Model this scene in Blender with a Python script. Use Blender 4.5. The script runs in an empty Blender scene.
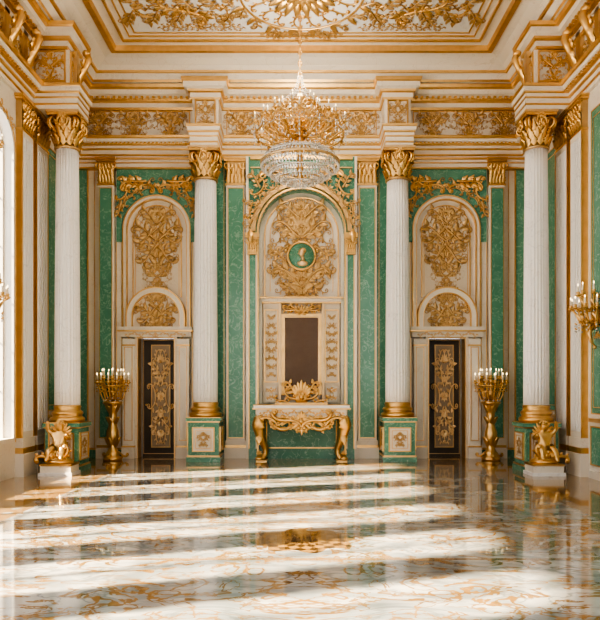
import bpy, math, random
from mathutils import Vector, Matrix
RND=random.Random(7)
PI=math.pi
# ---------------------------------------------------------------- materials
def nodes(name):
    m=bpy.data.materials.new(name); m.use_nodes=True
    nt=m.node_tree; b=nt.nodes['Principled BSDF']
    return m,nt,b
def marble(name,c1,c2,vein,rough,scale=1.5,veinw=0.02,bump=0.0,coat=0.0):
    m,nt,b=nodes(name); N=nt.nodes; L=nt.links
    tc=N.new('ShaderNodeTexCoord')
    n1=N.new('ShaderNodeTexNoise'); n1.inputs['Scale'].default_value=scale; n1.inputs['Detail'].default_value=6
    L.new(tc.outputs['Object'],n1.inputs['Vector'])
    mx=N.new('ShaderNodeMixRGB'); mx.inputs[1].default_value=(*c1,1); mx.inputs[2].default_value=(*c2,1)
    L.new(n1.outputs['Fac'],mx.inputs[0])
    n2=N.new('ShaderNodeTexNoise'); n2.inputs['Scale'].default_value=scale*1.7; n2.inputs['Detail'].default_value=8; n2.inputs['Distortion'].default_value=1.2
    L.new(tc.outputs['Object'],n2.inputs['Vector'])
    s=N.new('ShaderNodeMath'); s.operation='SUBTRACT'; s.inputs[1].default_value=0.5; L.new(n2.outputs['Fac'],s.inputs[0])
    a=N.new('ShaderNodeMath'); a.operation='ABSOLUTE'; L.new(s.outputs[0],a.inputs[0])
    mr=N.new('ShaderNodeMapRange'); mr.inputs['From Max'].default_value=veinw; mr.inputs['To Min'].default_value=0.7; mr.inputs['To Max'].default_value=0
    L.new(a.outputs[0],mr.inputs['Value'])
    mx2=N.new('ShaderNodeMixRGB'); mx2.inputs[2].default_value=(*vein,1)
    L.new(mx.outputs[0],mx2.inputs[1]); L.new(mr.outputs[0],mx2.inputs[0])
    L.new(mx2.outputs[0],b.inputs['Base Color']); b.inputs['Roughness'].default_value=rough
    b.inputs['Coat Weight'].default_value=coat
    return m
def metal(name,c1,c2,rough,bump=0.25,sc=45,met=.92):
    m,nt,b=nodes(name); N=nt.nodes; L=nt.links
    tc=N.new('ShaderNodeTexCoord')
    n=N.new('ShaderNodeTexNoise'); n.inputs['Scale'].default_value=sc; n.inputs['Detail'].default_value=3
    L.new(tc.outputs['Object'],n.inputs['Vector'])
    n3=N.new('ShaderNodeTexNoise'); n3.inputs['Scale'].default_value=7
    L.new(tc.outputs['Object'],n3.inputs['Vector'])
    mx=N.new('ShaderNodeMixRGB'); mx.inputs[1].default_value=(*c1,1); mx.inputs[2].default_value=(*c2,1)
    L.new(n3.outputs['Fac'],mx.inputs[0]); L.new(mx.outputs[0],b.inputs['Base Color'])
    bp=N.new('ShaderNodeBump'); bp.inputs['Strength'].default_value=bump; bp.inputs['Distance'].default_value=0.01
    L.new(n.outputs['Fac'],bp.inputs['Height']); L.new(bp.outputs[0],b.inputs['Normal'])
    b.inputs['Metallic'].default_value=met; b.inputs['Roughness'].default_value=rough
    return m
def simple(name,c,rough=0.5,metallic=0,emit=0,alpha=1):
    m,nt,b=nodes(name); N=nt.nodes; L=nt.links
    tc=N.new('ShaderNodeTexCoord'); n=N.new('ShaderNodeTexNoise'); n.inputs['Scale'].default_value=8
    L.new(tc.outputs['Object'],n.inputs['Vector'])
    mx=N.new('ShaderNodeMixRGB'); mx.inputs[1].default_value=(*[x*.88 for x in c],1); mx.inputs[2].default_value=(*[min(1,x*1.08) for x in c],1)
    L.new(n.outputs['Fac'],mx.inputs[0]); L.new(mx.outputs[0],b.inputs['Base Color'])
    b.inputs['Roughness'].default_value=rough; b.inputs['Metallic'].default_value=metallic
    b.inputs['Alpha'].default_value=alpha
    if emit: b.inputs['Emission Color'].default_value=(*c,1); b.inputs['Emission Strength'].default_value=emit
    return m
MATS={}
MATS['gold']=metal('gilding',(0.86,0.60,0.29),(0.66,0.42,0.17),0.33)
MATS['pgold']=metal('pale_gilding',(0.84,0.66,0.42),(0.68,0.49,0.28),0.42)
MATS['ogold']=metal('antique_gilding',(0.72,0.51,0.27),(0.46,0.30,0.14),0.40,.3,45,.75)
MATS['cream']=marble('cream_plaster',(0.77,0.72,0.64),(0.84,0.80,0.73),(0.68,0.62,0.53),0.42,1.2,0.01)
MATS['beige']=marble('beige_panel',(0.72,0.64,0.53),(0.78,0.71,0.61),(0.62,0.53,0.41),0.45,1.5,0.01)
MATS['white']=marble('white_marble',(0.84,0.85,0.87),(0.90,0.90,0.91),(0.70,0.71,0.73),0.3,1.3,0.012)
MATS['grey']=marble('grey_plaster',(0.66,0.67,0.68),(0.75,0.75,0.74),(0.60,0.59,0.57),0.5,1.3,0.012)
MATS['green']=marble('malachite',(0.075,0.25,0.185),(0.15,0.38,0.29),(0.36,0.58,0.48),0.20,3.4,0.022)
MATS['dark']=simple('dark_walnut',(0.04,0.03,0.024),0.3)
MATS['bronze']=simple('bronze_door_panel',(0.36,0.29,0.21),0.35,.1)
MATS['mirror']=simple('mirror_glass',(0.24,0.195,0.185),0.07,0.95)
MATS['crystal']=simple('crystal',(0.80,0.79,0.77),0.08,0.35)
MATS['wax']=simple('candle_wax',(0.85,0.80,0.68),0.5)
MATS['flame']=simple('flame',(1.0,0.75,0.4),0.5,0,4)
MNAMES=list(MATS)
MI={k:i for i,k in enumerate(MNAMES)}
# ---------------------------------------------------------------- mesh builder
class MB:
    def __init__(s): s.v=[];s.f=[];s.m=[];s.s=[]
    def add(s,vs,fs,mat,smooth=False,M=None):
        o=len(s.v)
        if M is not None: vs=[tuple(M@Vector(p)) for p in vs]
        s.v.extend([tuple(p) for p in vs])
        mi=MI[mat]
        for f in fs:
            s.f.append([o+i for i in f]); s.m.append(mi); s.s.append(smooth)
    def merge(s,o,M=None):
        b=len(s.v)
        s.v.extend(o.v if M is None else [tuple(M@Vector(p)) for p in o.v])
        flip = M is not None and M.to_3x3().determinant()<0
        for f in o.f:
            g=[b+i for i in f]
            s.f.append(g[::-1] if flip else g)
        s.m.extend(o.m); s.s.extend(o.s)
    def box(s,x0,x1,y0,y1,z0,z1,mat,M=None):
        if x0>x1:x0,x1=x1,x0
        if y0>y1:y0,y1=y1,y0
        if z0>z1:z0,z1=z1,z0
        vs=[(x0,y0,z0),(x1,y0,z0),(x1,y1,z0),(x0,y1,z0),(x0,y0,z1),(x1,y0,z1),(x1,y1,z1),(x0,y1,z1)]
        s.add(vs,[(0,3,2,1),(4,5,6,7),(0,1,5,4),(1,2,6,5),(2,3,7,6),(3,0,4,7)],mat,False,M)
    def lathe(s,prof,seg,mat,M=None,flute=0,depth=0,smooth=True):
        vs=[];fs=[]
        for r,z in prof:
            for i in range(seg):
                a=2*PI*i/seg; rr=r
                if flute: rr=r*(1-depth*abs(math.sin(flute*a/2)))
                vs.append((rr*math.cos(a),rr*math.sin(a),z))
        n=len(prof)
        for j in range(n-1):
            for i in range(seg):
                k=(i+1)%seg
                fs.append((j*seg+i,j*seg+k,(j+1)*seg+k,(j+1)*seg+i))
        fs.append(tuple(range(seg))[::-1]); fs.append(tuple((n-1)*seg+i for i in range(seg)))
        s.add(vs,fs,mat,smooth,M)
    def tube(s,pts,rad,mat='gold',sides=6,M=None,flat=1.0):
        pts=[Vector(p) for p in pts]; n=len(pts)
        if not hasattr(rad,'__len__'): rad=[rad]*n
        vs=[];fs=[]
        t0=(pts[1]-pts[0]).normalized()
        up=Vector((0,0,1)) if abs(t0.z)<0.9 else Vector((1,0,0))
        nrm=(up-t0*up.dot(t0)).normalized()
        for i in range(n):
            t=(pts[min(i+1,n-1)]-pts[max(i-1,0)])
            if t.length<1e-9: t=t0
            t=t.normalized()
            nrm=(nrm-t*nrm.dot(t)).normalized(); b=t.cross(nrm); t0=t
            for k in range(sides):
                a=2*PI*k/sides
                vs.append(pts[i]+(nrm*math.cos(a)*flat+b*math.sin(a))*rad[i])
        for i in range(n-1):
            for k in range(sides):
                q=(k+1)%sides
                fs.append((i*sides+k,i*sides+q,(i+1)*sides+q,(i+1)*sides+k))
        fs.append(tuple(range(sides))[::-1]); fs.append(tuple((n-1)*sides+k for k in range(sides)))
        s.add(vs,fs,mat,True,M)
    def ball(s,c,r,mat='gold',seg=8,rings=5,M=None):
        if not hasattr(r,'__len__'): r=(r,r,r)
        vs=[(c[0],c[1],c[2]-r[2])];fs=[]
        for j in range(1,rings):
            p=-PI/2+PI*j/rings
            for i in range(seg):
                a=2*PI*i/seg
                vs.append((c[0]+r[0]*math.cos(p)*math.cos(a),c[1]+r[1]*math.cos(p)*math.sin(a),c[2]+r[2]*math.sin(p)))
        vs.append((c[0],c[1],c[2]+r[2])); T=len(vs)-1
        for i in range(seg):
            k=(i+1)%seg
            fs.append((0,1+k,1+i)); fs.append((T,T-seg+i,T-seg+k))
            for j in range(rings-2):
                a=1+j*seg; fs.append((a+i,a+k,a+seg+k,a+seg+i))
        s.add(vs,fs,mat,True,M)
    # --- local uvw (u right, v up, w out of wall) helpers
    def rframe(s,u0,u1,v0,v1,t,w0,w1,mat='gold'):
        s.box(u0,u1,v0,v0+t,w0,w1,mat); s.box(u0,u1,v1-t,v1,w0,w1,mat)
        s.box(u0,u0+t,v0+t,v1-t,w0,w1,mat); s.box(u1-t,u1,v0+t,v1-t,w0,w1,mat)
    def aframe(s,cu,r,vb,vs_,t,w0,w1,mat='gold',n=28,rise=1.0,jamb=True):
        def outl(rr):
            p=[(cu-rr,vb)] if jamb else []
            for i in range(n+1):
                a=PI-PI*i/n; p.append((cu+rr*math.cos(a),vs_+rr*rise*math.sin(a)))
            if jamb: p.append((cu+rr,vb))
            return p
        a=outl(r);b=outl(r+t);k=len(a)
        vs=[(x,y,w1) for x,y in a]+[(x,y,w1) for x,y in b]+[(x,y,w0) for x,y in a]+[(x,y,w0) for x,y in b]
        fs=[]
        for i in range(k-1):
            fs+= [(i,k+i,k+i+1,i+1)[::-1],(k+i,3*k+i,3*k+i+1,k+i+1)[::-1],(2*k+i,i,i+1,2*k+i+1)[::-1]]
        fs+=[(0,2*k,3*k,k),(k-1,2*k-1,4*k-1,3*k-1)]
        s.add(vs,fs,mat)
    def aplate(s,cu,r,vb,vs_,w0,w1,mat,n=28,rise=1.0):
        p=[(cu-r,vb)]+[(cu+r*math.cos(PI-PI*i/n),vs_+r*rise*math.sin(PI-PI*i/n)) for i in range(n+1)]+[(cu+r,vb)]
        k=len(p)
        vs=[(x,y,w1) for x,y in p]+[(x,y,w0) for x,y in p]
        fs=[tuple(range(k))[::-1]]+[(i,(i+1)%k,k+(i+1)%k,k+i) for i in range(k)]
        s.add(vs,fs,mat)
    def acut(s,u0,u1,v0,v1,cu,r,vs_,w0,w1,mat,n=24,rise=1.0):
        if vs_>v0:
            s.box(u0,cu-r,v0,vs_,w0,w1,mat); s.box(cu+r,u1,v0,vs_,w0,w1,mat)
        s.box(u0,cu-r,vs_,v1,w0,w1,mat); s.box(cu+r,u1,vs_,v1,w0,w1,mat)
        for i in range(n):
            a=PI-PI*i/n;b=PI-PI*(i+1)/n
            xa,za=cu+r*math.cos(a),vs_+r*rise*math.sin(a); xb,zb=cu+r*math.cos(b),vs_+r*rise*math.sin(b)
            vs=[(xa,za,w1),(xb,zb,w1),(xb,v1,w1),(xa,v1,w1),(xa,za,w0),(xb,zb,w0),(xb,v1,w0),(xa,v1,w0)]
            s.add(vs,[(0,1,2,3),(7,6,5,4),(0,4,5,1),(3,2,6,7)],mat)
    def obj(s,name,M=None,parent=None):
        me=bpy.data.meshes.new(name)
        vs=s.v if M is None else [tuple(M@Vector(p)) for p in s.v]
        me.from_pydata(vs,[],s.f)
        used=sorted(set(s.m)); mp={u:i for i,u in enumerate(used)}
        for u in used: me.materials.append(MATS[MNAMES[u]])
        me.polygons.foreach_set('material_index',[mp[x] for x in s.m])
        me.polygons.foreach_set('use_smooth',s.s)
        me.update()
        o=bpy.data.objects.new(name,me); bpy.context.scene.collection.objects.link(o)
        if parent: o.parent=parent
        return o
def T(x,y,z): return Matrix.Translation((x,y,z))
def RZ(a): return Matrix.Rotation(a,4,'Z')
def PB(x=0,y=0,z=0): return T(x,y,z)@Matrix(((1,0,0,0),(0,0,-1,0),(0,1,0,0),(0,0,0,1)))   # back wall
def PL(x,y,z): return T(x,y,z)@Matrix(((0,0,1,0),(1,0,0,0),(0,1,0,0),(0,0,0,1)))          # left wall, faces +x
def PR(x,y,z): return T(x,y,z)@Matrix(((0,0,-1,0),(-1,0,0,0),(0,1,0,0),(0,0,0,1)))        # right wall, faces -x
def PC(x,y,z): return T(x,y,z)@Matrix(((1,0,0,0),(0,-1,0,0),(0,0,-1,0),(0,0,0,1)))        # ceiling
# ---------------------------------------------------------------- ornament vocabulary (uvw)
def leaf(mb,M,L,W,curl=0.25,mat='gold',n=7):
    vs=[];fs=[]
    for i in range(n+1):
        t=i/n
        w=W*0.5*math.sin(PI*min(1,t**0.8*0.98+0.02))*(1+0.28*math.cos(t*PI*7))+0.002
        h=0.18*L*math.sin(PI*t*0.8)+curl*L*t**3
        vv=L*(t-0.12*t**3*abs(curl)*4)
        vs+=[(-w,vv,h*0.55),(-w*.45,vv,h+W*.06),(0,vv,h+W*0.0),(w*.45,vv,h+W*.06),(w,vv,h*0.55)]
    for i in range(n):
        for k in range(4):
            a=i*5+k; fs.append((a,a+1,a+6,a+5))
    mb.add(vs,fs,mat,True,M)
def leaf2(mb,x,y,ang,L,W,mat='gold',curl=0.12,w=0.0):
    leaf(mb,T(x,y,w)@RZ(ang-PI/2),L,W,curl,mat,6)
def clo(kind,a=1.3,b=21,n=14):
    def half(sg):
        th=0;x=y=0;p=[];ds=1/n
        for i in range(n):
            s=(i+.5)/n
            k=(a+b*s**3)
            th+=k*ds*(1); x+=math.cos(th)*ds; y+=math.sin(th)*ds
            p.append((x,y))
        return p
    h=half(1)
    A=[(-x,y) for x,y in h][::-1]; B=h
    if kind=='S': A=[(x,-y) for x,y in A]
    pts=A+[(0,0)]+B
    mx=max(p[0] for p in pts)
    return [(p[0]/(2*mx),p[1]/(2*mx)) for p in pts]
CC=clo('C'); SS=clo('S'); CC2=clo('C',2.4,16)
def scroll(mb,x,y,size,ang=0,kind='C',flip=1,r=0.035,mat='gold',leaves=5,M=None):
    base={'C':CC,'S':SS,'D':CC2}[kind]; n=len(base)
    ca,sa=math.cos(ang),math.sin(ang)
    pts=[];rad=[]
    for i,(px,py) in enumerate(base):
        py*=flip; s=abs(2*i/(n-1)-1)
        pts.append((x+size*(px*ca-py*sa),y+size*(px*sa+py*ca),size*r*(0.7+0.8*s)))
        rad.append(size*r*(1.15-0.55*s))
    mb.tube(pts,rad,mat,5,M)
    for e in (0,-1): mb.ball(pts[e],size*r*1.5,mat,6,4,M)
    for k in range(leaves):
        s=(k-(leaves-1)/2)/max(1,leaves)*0.9
        i=int((s+1)/2*(n-1)); i=max(1,min(n-2,i))
        p=Vector(pts[i]); d=Vector(pts[i+1])-Vector(pts[i-1])
        a=math.atan2(d.y,d.x)
        sd=-flip
        if kind=='S' and s<0: sd=flip
        la=a+sd*(PI/2-0.5*(1 if s>=0 else -1)*1.0)
        Mx=T(p.x,p.y,0)@RZ(la-PI/2)
        if M is not None: Mx=M@Mx
        leaf(mb,Mx,size*0.26,size*0.13,0.15,mat,5)
def tendril(mb,x,y,ang,L,d=1,r=.035,mat='gold',turn=5.0,leaves=5):
    """stem that curls into a spiral, with leaves branching off"""
    n=22; th=ang; pts=[(x,y,L*r)]; rad=[L*r*1.2]; dirs=[ang]
    for i in range(n):
        s=(i+.5)/n; th+=d*turn*4*s**3/n-(.9*d/n if s<.4 else 0)
        x+=math.cos(th)*L/n; y+=math.sin(th)*L/n
        pts.append((x,y,L*r*(1+.6*s))); rad.append(L*r*(1.2-.75*s)); dirs.append(th)
    mb.tube(pts,rad,mat,5); mb.ball(pts[-1],L*r*1.3,mat,6,4)
    for k in range(leaves):
        i=int(2+k*(n*.62)/leaves); sd=1 if k%2 else -1
        leaf2(mb,pts[i][0],pts[i][1],dirs[i]+sd*.85,L*.24,L*.12,mat)
def fan(mb,x,y,size,n=7,spread=2.4,ang=PI/2,mat='gold'):
    for i in range(n):
        a=ang+spread*((i/(n-1))-.5) if n>1 else ang
        L=size*(1-0.35*abs(i/(n-1)-.5)*2) if n>1 else size
        leaf2(mb,x,y,a,L,size*0.33,mat)
    mb.ball((x,y,size*.1),(size*.16,size*.16,size*.14),mat)
def rosette(mb,x,y,r,n=8,mat='gold'):
    for i in range(n): leaf2(mb,x,y,2*PI*i/n,r,r*.6,mat,0.1)
    mb.ball((x,y,r*.12),(r*.28,r*.28,r*.25),mat)
def mirror_merge(mb,h,M=None):
    mb.merge(h,M)
    F=Matrix.Diagonal((-1,1,1,1))
    mb.merge(h,F if M is None else M@F)
def trophy(w,h,seed,rows=5,mat='gold',shape='oval',hole=0):
    R=random.Random(seed); mb=MB(); hb=MB()
    for j in range(rows):
        t=(j+.5)/rows; y=h*(t-.5)
        env=math.sin(PI*(0.14+0.72*t)) if shape=='oval' else (0.65+0.35*math.sin(PI*t))
        ww=w/2*env; x0=0.02*w
        if hole and abs(y)<hole: x0=math.sqrt(max(0,hole*hole-y*y)); 
        up=1 if j%2 else -1
        room=max(.12*w,ww-x0)
        tendril(hb,x0,y-up*.02*h,up*R.uniform(.3,.8),room*1.75,-up,.030,mat,R.uniform(4.3,5.4),6)
        tendril(hb,x0,y,-up*R.uniform(.7,1.1),room*1.0,up,.038,mat,4.6,4)
        scroll(hb,x0+room*.80,y+R.uniform(-.03,.03)*h,max(.14*w,room*.55),R.uniform(1.1,2.0),R.choice('CSD'),-1,.042,mat,4)
        if room>.3*w: leaf2(hb,x0+room*.5,y,R.uniform(-1,1),room*.35,room*.16,mat); leaf2(hb,x0+room*.35,y+.03*h,R.uniform(.5,2),room*.3,room*.13,mat)
        if not(hole and abs(y)<hole):
            leaf2(hb,0.02*w,y,R.uniform(.2,1.0),w*.2,w*.09,mat)
            if j%2==0: rosette(mb,0,y,w*.10,7,mat)
            else: fan(mb,0,y-.02,w*.15,5,2.0,PI/2,mat)
    mirror_merge(mb,hb)
    fan(mb,0,h*.42,w*.2,7,2.6,PI/2,mat); fan(mb,0,-h*.40,w*.16,5,1.8,-PI/2,mat)
    return mb
def frieze(w,h,n=3,mat='gold'):
    mb=MB(); hb=MB()
    fan(mb,0,-h*.15,h*.55,7,2.6,PI/2,mat); fan(mb,0,-h*.1,h*.35,5,2,-PI/2,mat)
    st=(w/2-h*.2)/n
    for i in range(n):
        f=1 if i%2==0 else -1; x=h*.2+st*(i+.5)
        scroll(hb,x,0,st*1.15,f*.35,'S',f,.05,mat,5)
        leaf2(hb,h*.2+st*(i+1),0,0.3*f,st*.5,st*.22,mat)
        if h>.2:
            tendril(hb,x-st*.3,0,f*1.2,h*.75,-f,.05,mat,5,4); tendril(hb,x+st*.1,0,-f*1.2,h*.7,f,.05,mat,5,4)
    mirror_merge(mb,hb); return mb
def archorn(r,a0,a1,n,size,mat='gold',rise=1.0):
    mb=MB()
    for i in range(n):
        a=a0+(a1-a0)*(i+.5)/n
        x,y=r*math.cos(a),r*rise*math.sin(a)
        scroll(mb,x,y,size,a-PI/2,'C' if i%2 else 'D',-1 if i%2 else 1,.05,mat,5)
        leaf2(mb,x,y,a+.4,size*.4,size*.18,mat); leaf2(mb,x,y,a-.4,size*.4,size*.18,mat)
        mb.ball((x,y,.02),size*.09,mat,6,4)
    return mb
def swag(mb,x0,y0,x1,y1,sag,r,mat='gold',n=14):
    for i in range(n+1):
        t=i/n; x=x0+(x1-x0)*t; y=y0+(y1-y0)*t-sag*4*t*(1-t)
        rr=r*(.6+.8*math.sin(PI*t))
        mb.ball((x,y,rr*.7),(rr,rr,rr),mat,6,4)
        leaf2(mb,x,y,RND.uniform(0,6.28),rr*2.2,rr*1.1,mat)
AX=Matrix(((0,0,1,0),(1,0,0,0),(0,1,0,0),(0,0,0,1)))
def capital(mb,r,h,z,ab=None,n=12):
    ab=ab or r*1.3
    mb.lathe([(r*.95,z),(r*1.14,z+.01*h),(r*1.14,z+.06*h),(r*.98,z+.08*h),(r*1.0,z+.5*h),(r*1.08,z+.8*h),(r*1.18,z+.86*h)],24,'ogold')
    for tier,(zz,hh,off,rr) in enumerate(((.06,.34,0,1.02),(.25,.34,.5,1.04),(.45,.36,0,1.08))):
        for i in range(n):
            a=2*PI*(i+off)/n
            leaf(mb,RZ(a)@T(r*rr,0,z+zz*h)@AX,hh*h,r*.56,0.30)
    for i in range(4):
        a=PI/4+PI/2*i
        for sg in (-1,1):
            Ml=RZ(a+sg*.09)@T(r*1.02,0,z+.66*h)@Matrix(((1,0,0,0),(0,0,1,0),(0,1,0,0),(0,0,0,1)))
            pts=[(-.1*h,-.3*h,0),(-.06*h,-.12*h,0)];rad=[.02*h,.03*h]
            for k in range(16):
                t=k/15; an=PI*.9-t*2.6*PI; rr=.19*h*(1-.75*t)
                pts.append((r*.28+rr*math.cos(an),rr*math.sin(an),0)); rad.append(.045*h*(1.1-.5*t))
            mb.tube(pts,rad,'gold',6,Ml)
        t=MB(); rosette(t,0,.0,.15*h,7); fan(t,0,-.3*h,.22*h,5,1.8); scroll(t,-.12*h,-.12*h,.3*h,1.2,'C',-1,.09,'gold',2); scroll(t,.12*h,-.12*h,.3*h,-1.2,'C',-1,.09,'gold',2)
        mb.merge(t,RZ(PI/2*i)@T(ab*.97,0,z+.86*h)@AX)
    mb.box(-ab,ab,-ab,ab,z+.86*h,z+.93*h,'gold'); mb.box(-ab*1.07,ab*1.07,-ab*1.07,ab*1.07,z+.93*h,z+h,'pgold')
def pcap(mb,cu,hw,v,h,w):
    mb.box(cu-hw,cu+hw,v,v+h*.86,0,w,'ogold')
    mb.box(cu-hw*1.1,cu+hw*1.1,v,v+.06*h,0,w*1.15,'gold')
    for zz,hh,k in ((.06,.36,5),(.26,.36,4),(.46,.34,5)):
        for i in range(k):
            u=cu+hw*(-1+2*(i+.5)/k)
            leaf(mb,T(u,v+zz*h,w),hh*h,hw*.5,.25)
    for sg in (-1,1):
        pts=[];rad=[]
        for k in range(14):
            t=k/13; an=PI+(t*2.3*PI); rr=.17*h*(1-.75*t)
            pts.append((cu+sg*(hw*.85+rr*math.cos(an)),v+.7*h+rr*math.sin(an),w+.03)); rad.append(.035*h*(1.3-.6*t))
        mb.tube(pts,rad,'gold',5)
    rosette(mb,cu,v+.8*h,.14*h,6)
    mb.box(cu-hw*1.2,cu+hw*1.2,v+.86*h,v+h*.93,0,w*1.25,'gold'); mb.box(cu-hw*1.3,cu+hw*1.3,v+.93*h,v+h,0,w*1.4,'gold')
def pilaster(mb,cu,hw,w,v0,v1,shaft='cream',panel=None,flutes=0,caph=.55,basev=.25):
    mb.box(cu-hw*1.2,cu+hw*1.2,v0,v0+basev*.6,0,w*1.4,shaft); mb.box(cu-hw*1.13,cu+hw*1.13,v0+basev*.6,v0+basev*.75,0,w*1.25,'gold'); mb.box(cu-hw*1.1,cu+hw*1.1,v0+basev*.75,v0+basev,0,w*1.2,shaft)
    a=v0+basev;b=v1-caph
    mb.box(cu-hw,cu+hw,a,b,0,w,shaft)
    if flutes:
        for i in range(flutes):
            u=cu+hw*(-.82+1.64*(i+.5)/flutes); q=hw*1.64/flutes*.28
            mb.box(u-q,u+q,a+.1,b-.1,w,w+.018,'white')
        mb.box(cu-hw-.008,cu-hw+.012,a,b,0,w+.008,'gold'); mb.box(cu+hw-.012,cu+hw+.008,a,b,0,w+.008,'gold')
    if panel:
        mb.box(cu-hw*.78,cu+hw*.78,a+.06,b-.06,w,w+.012,panel)
        mb.rframe(cu-hw*.84,cu+hw*.84,a+.05,b-.05,.014,w,w+.022)
    pcap(mb,cu,hw,b,caph,w)
# ---------------------------------------------------------------- room dims
W=4.45; H=7.7; YN=-14.5
def floor_mat():
    m,nt,b=nodes('marble_inlay_floor'); N=nt.nodes; L=nt.links
    def math_(op,a,bv=None,c=None):
        n=N.new('ShaderNodeMath'); n.operation=op
        for i,x in enumerate((a,bv,c)):
            if x is None: continue
            if isinstance(x,(int,float)): n.inputs[i].default_value=x
            else: L.new(x,n.inputs[i])
        return n.outputs[0]
    def mix(f,a,c):
        n=N.new('ShaderNodeMixRGB')
        if isinstance(f,(int,float)): n.inputs[0].default_value=f
        else: L.new(f,n.inputs[0])
        for i,x in ((1,a),(2,c)):
            if isinstance(x,tuple): n.inputs[i].default_value=(*x,1)
            else: L.new(x,n.inputs[i])
        return n.outputs[0]
    def noise(vec,sc,det=4,dist=0):
        n=N.new('ShaderNodeTexNoise'); n.inputs['Scale'].default_value=sc; n.inputs['Detail'].default_value=det; n.inputs['Distortion'].default_value=dist
        L.new(vec,n.inputs['Vector']); return n.outputs['Fac']
    def step(x,lo,hi):
        n=N.new('ShaderNodeMapRange'); n.interpolation_type='SMOOTHSTEP'
        n.inputs['From Min'].default_value=lo; n.inputs['From Max'].default_value=hi
        L.new(x,n.inputs['Value']); return n.outputs[0]
    tc=N.new('ShaderNodeTexCoord'); sp=N.new('ShaderNodeSeparateXYZ'); L.new(tc.outputs['Object'],sp.inputs[0])
    X,Y=sp.outputs['X'],sp.outputs['Y']; ax=math_('ABSOLUTE',X)
    cb=N.new('ShaderNodeCombineXYZ'); L.new(ax,cb.inputs[0]); L.new(Y,cb.inputs[1])
    mp=N.new('ShaderNodeMapping'); mp.inputs['Scale'].default_value=(0.6,1.0,1); L.new(cb.outputs[0],mp.inputs[0])
    v=mp.outputs[0]
    base=mix(step(noise(v,1.6,7,1.8),.36,.62),(0.60,.61,.61),(0.30,.335,.36))
    vein=math_('ABSOLUTE',math_('SUBTRACT',noise(v,1.8,9,2.2),.5))
    base=mix(math_('MULTIPLY',math_('SUBTRACT',1,step(vein,0,.04)),.6),base,(0.15,.175,.195))
    q=noise(v,2.3,3,1.6)
    fr=math_('ABSOLUTE',math_('SUBTRACT',math_('FRACT',math_('MULTIPLY',q,5)),.5))
    line=math_('SUBTRACT',1,step(fr,.09,.16))
    mask=step(noise(v,1.3,3),.42,.50)
    g=math_('MULTIPLY',line,mask)
    g2=math_('SUBTRACT',1,step(math_('ABSOLUTE',math_('SUBTRACT',noise(v,2.2,5,2.6),.57)),.012,.026))
    g=math_('MAXIMUM',g,math_('MULTIPLY',g2,.9))
    by=math_('ABSOLUTE',math_('SUBTRACT',math_('FRACT',math_('DIVIDE',Y,1.42)),.5))
    g=math_('MAXIMUM',g,math_('MULTIPLY',math_('LESS_THAN',by,.018),.85))
    dx=X; dy=math_('ADD',Y,7.15)
    d=math_('SQRT',math_('ADD',math_('MULTIPLY',dx,dx),math_('MULTIPLY',dy,dy)))
    ang=math_('ARCTAN2',dy,dx)
    pet=math_('ADD',math_('MULTIPLY',math_('SINE',math_('MULTIPLY',ang,8)),.05),.43)
    med=math_('LESS_THAN',d,pet)
    bk=math_('GREATER_THAN',Y,-1.45)
    chk=N.new('ShaderNodeTexVoronoi'); chk.inputs['Scale'].default_value=5; L.new(cb.outputs[0],chk.inputs['Vector'])
    bpat=step(chk.outputs['Distance'],.24,.38)
    g=math_('MAXIMUM',g,math_('MULTIPLY',bk,math_('MULTIPLY',bpat,.95)))
    sidem=math_('GREATER_THAN',ax,3.1)
    g=math_('MAXIMUM',g,math_('MULTIPLY',sidem,math_('MULTIPLY',bpat,.9)))
    gold=mix(noise(tc.outputs['Object'],12,3),(0.24,.13,.04),(0.54,.33,.12))
    col=mix(g,base,gold)
    ros=math_('SINE',math_('MULTIPLY',d,50))
    mcol=mix(math_('MULTIPLY',step(math_('ADD',ros,math_('SINE',math_('MULTIPLY',ang,16))),-.4,.4),1.0),(0.07,.04,.015),(0.34,.20,.065))
    col=mix(med,col,mcol)
    L.new(col,b.inputs['Base Color'])
    L.new(math_('MULTIPLY',g,.25),b.inputs['Metallic'])
    b.inputs['Roughness'].default_value=0.08; b.inputs['IOR'].default_value=1.5
    b.inputs['Coat Weight'].default_value=.5; b.inputs['Coat Roughness'].default_value=.02
    return m
fl=MB(); fl.box(-W-.4,W+.4,YN,.9,-.2,0,'white'); fo=fl.obj('floor'); fo.data.materials[0]=floor_mat()
# CEILING
ce=MB()
ce.box(-W-.4,W+.4,YN,.4,H,H+.25,'cream')
def cf(x0,x1,y0,y1,t,d,mat='gold'):
    b=MB(); b.rframe(x0,x1,-y1,-y0,t,0,d,mat); ce.merge(b,PC(0,0,H))
cf(-3.25,3.25,-8.9,-1.2,.04,.04); cf(-3.1,3.1,-8.75,-1.35,.02,.03)
ce.box(-2.95,2.95,-8.6,-1.5,H-.015,H,'grey')
cf(-2.98,2.98,-8.63,-1.47,.03,.03)
ce.obj('ceiling')
cm=MB()
ros=MB()
for i in range(18):
    a=2*PI*i/18
    scroll(ros,.75*math.cos(a),.75*math.sin(a),.36,a,'C' if i%2 else 'S',1,.045,'gold',4)
    leaf2(ros,.25*math.cos(a),.25*math.sin(a),a,.35,.13)
    leaf2(ros,1.0*math.cos(a),1.0*math.sin(a),a,.25,.1)
    tendril(ros,1.0*math.cos(a),1.0*math.sin(a),a+.7,.5,-1,.03,'ogold',5,5)
for r in (.42,1.0):
    ros.tube([(r*math.cos(2*PI*i/40),r*math.sin(2*PI*i/40),.02) for i in range(41)],.02,'gold',6)
rosette(ros,0,0,.3,12)
cm.merge(ros,PC(0,-2.6,H-.01))
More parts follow.
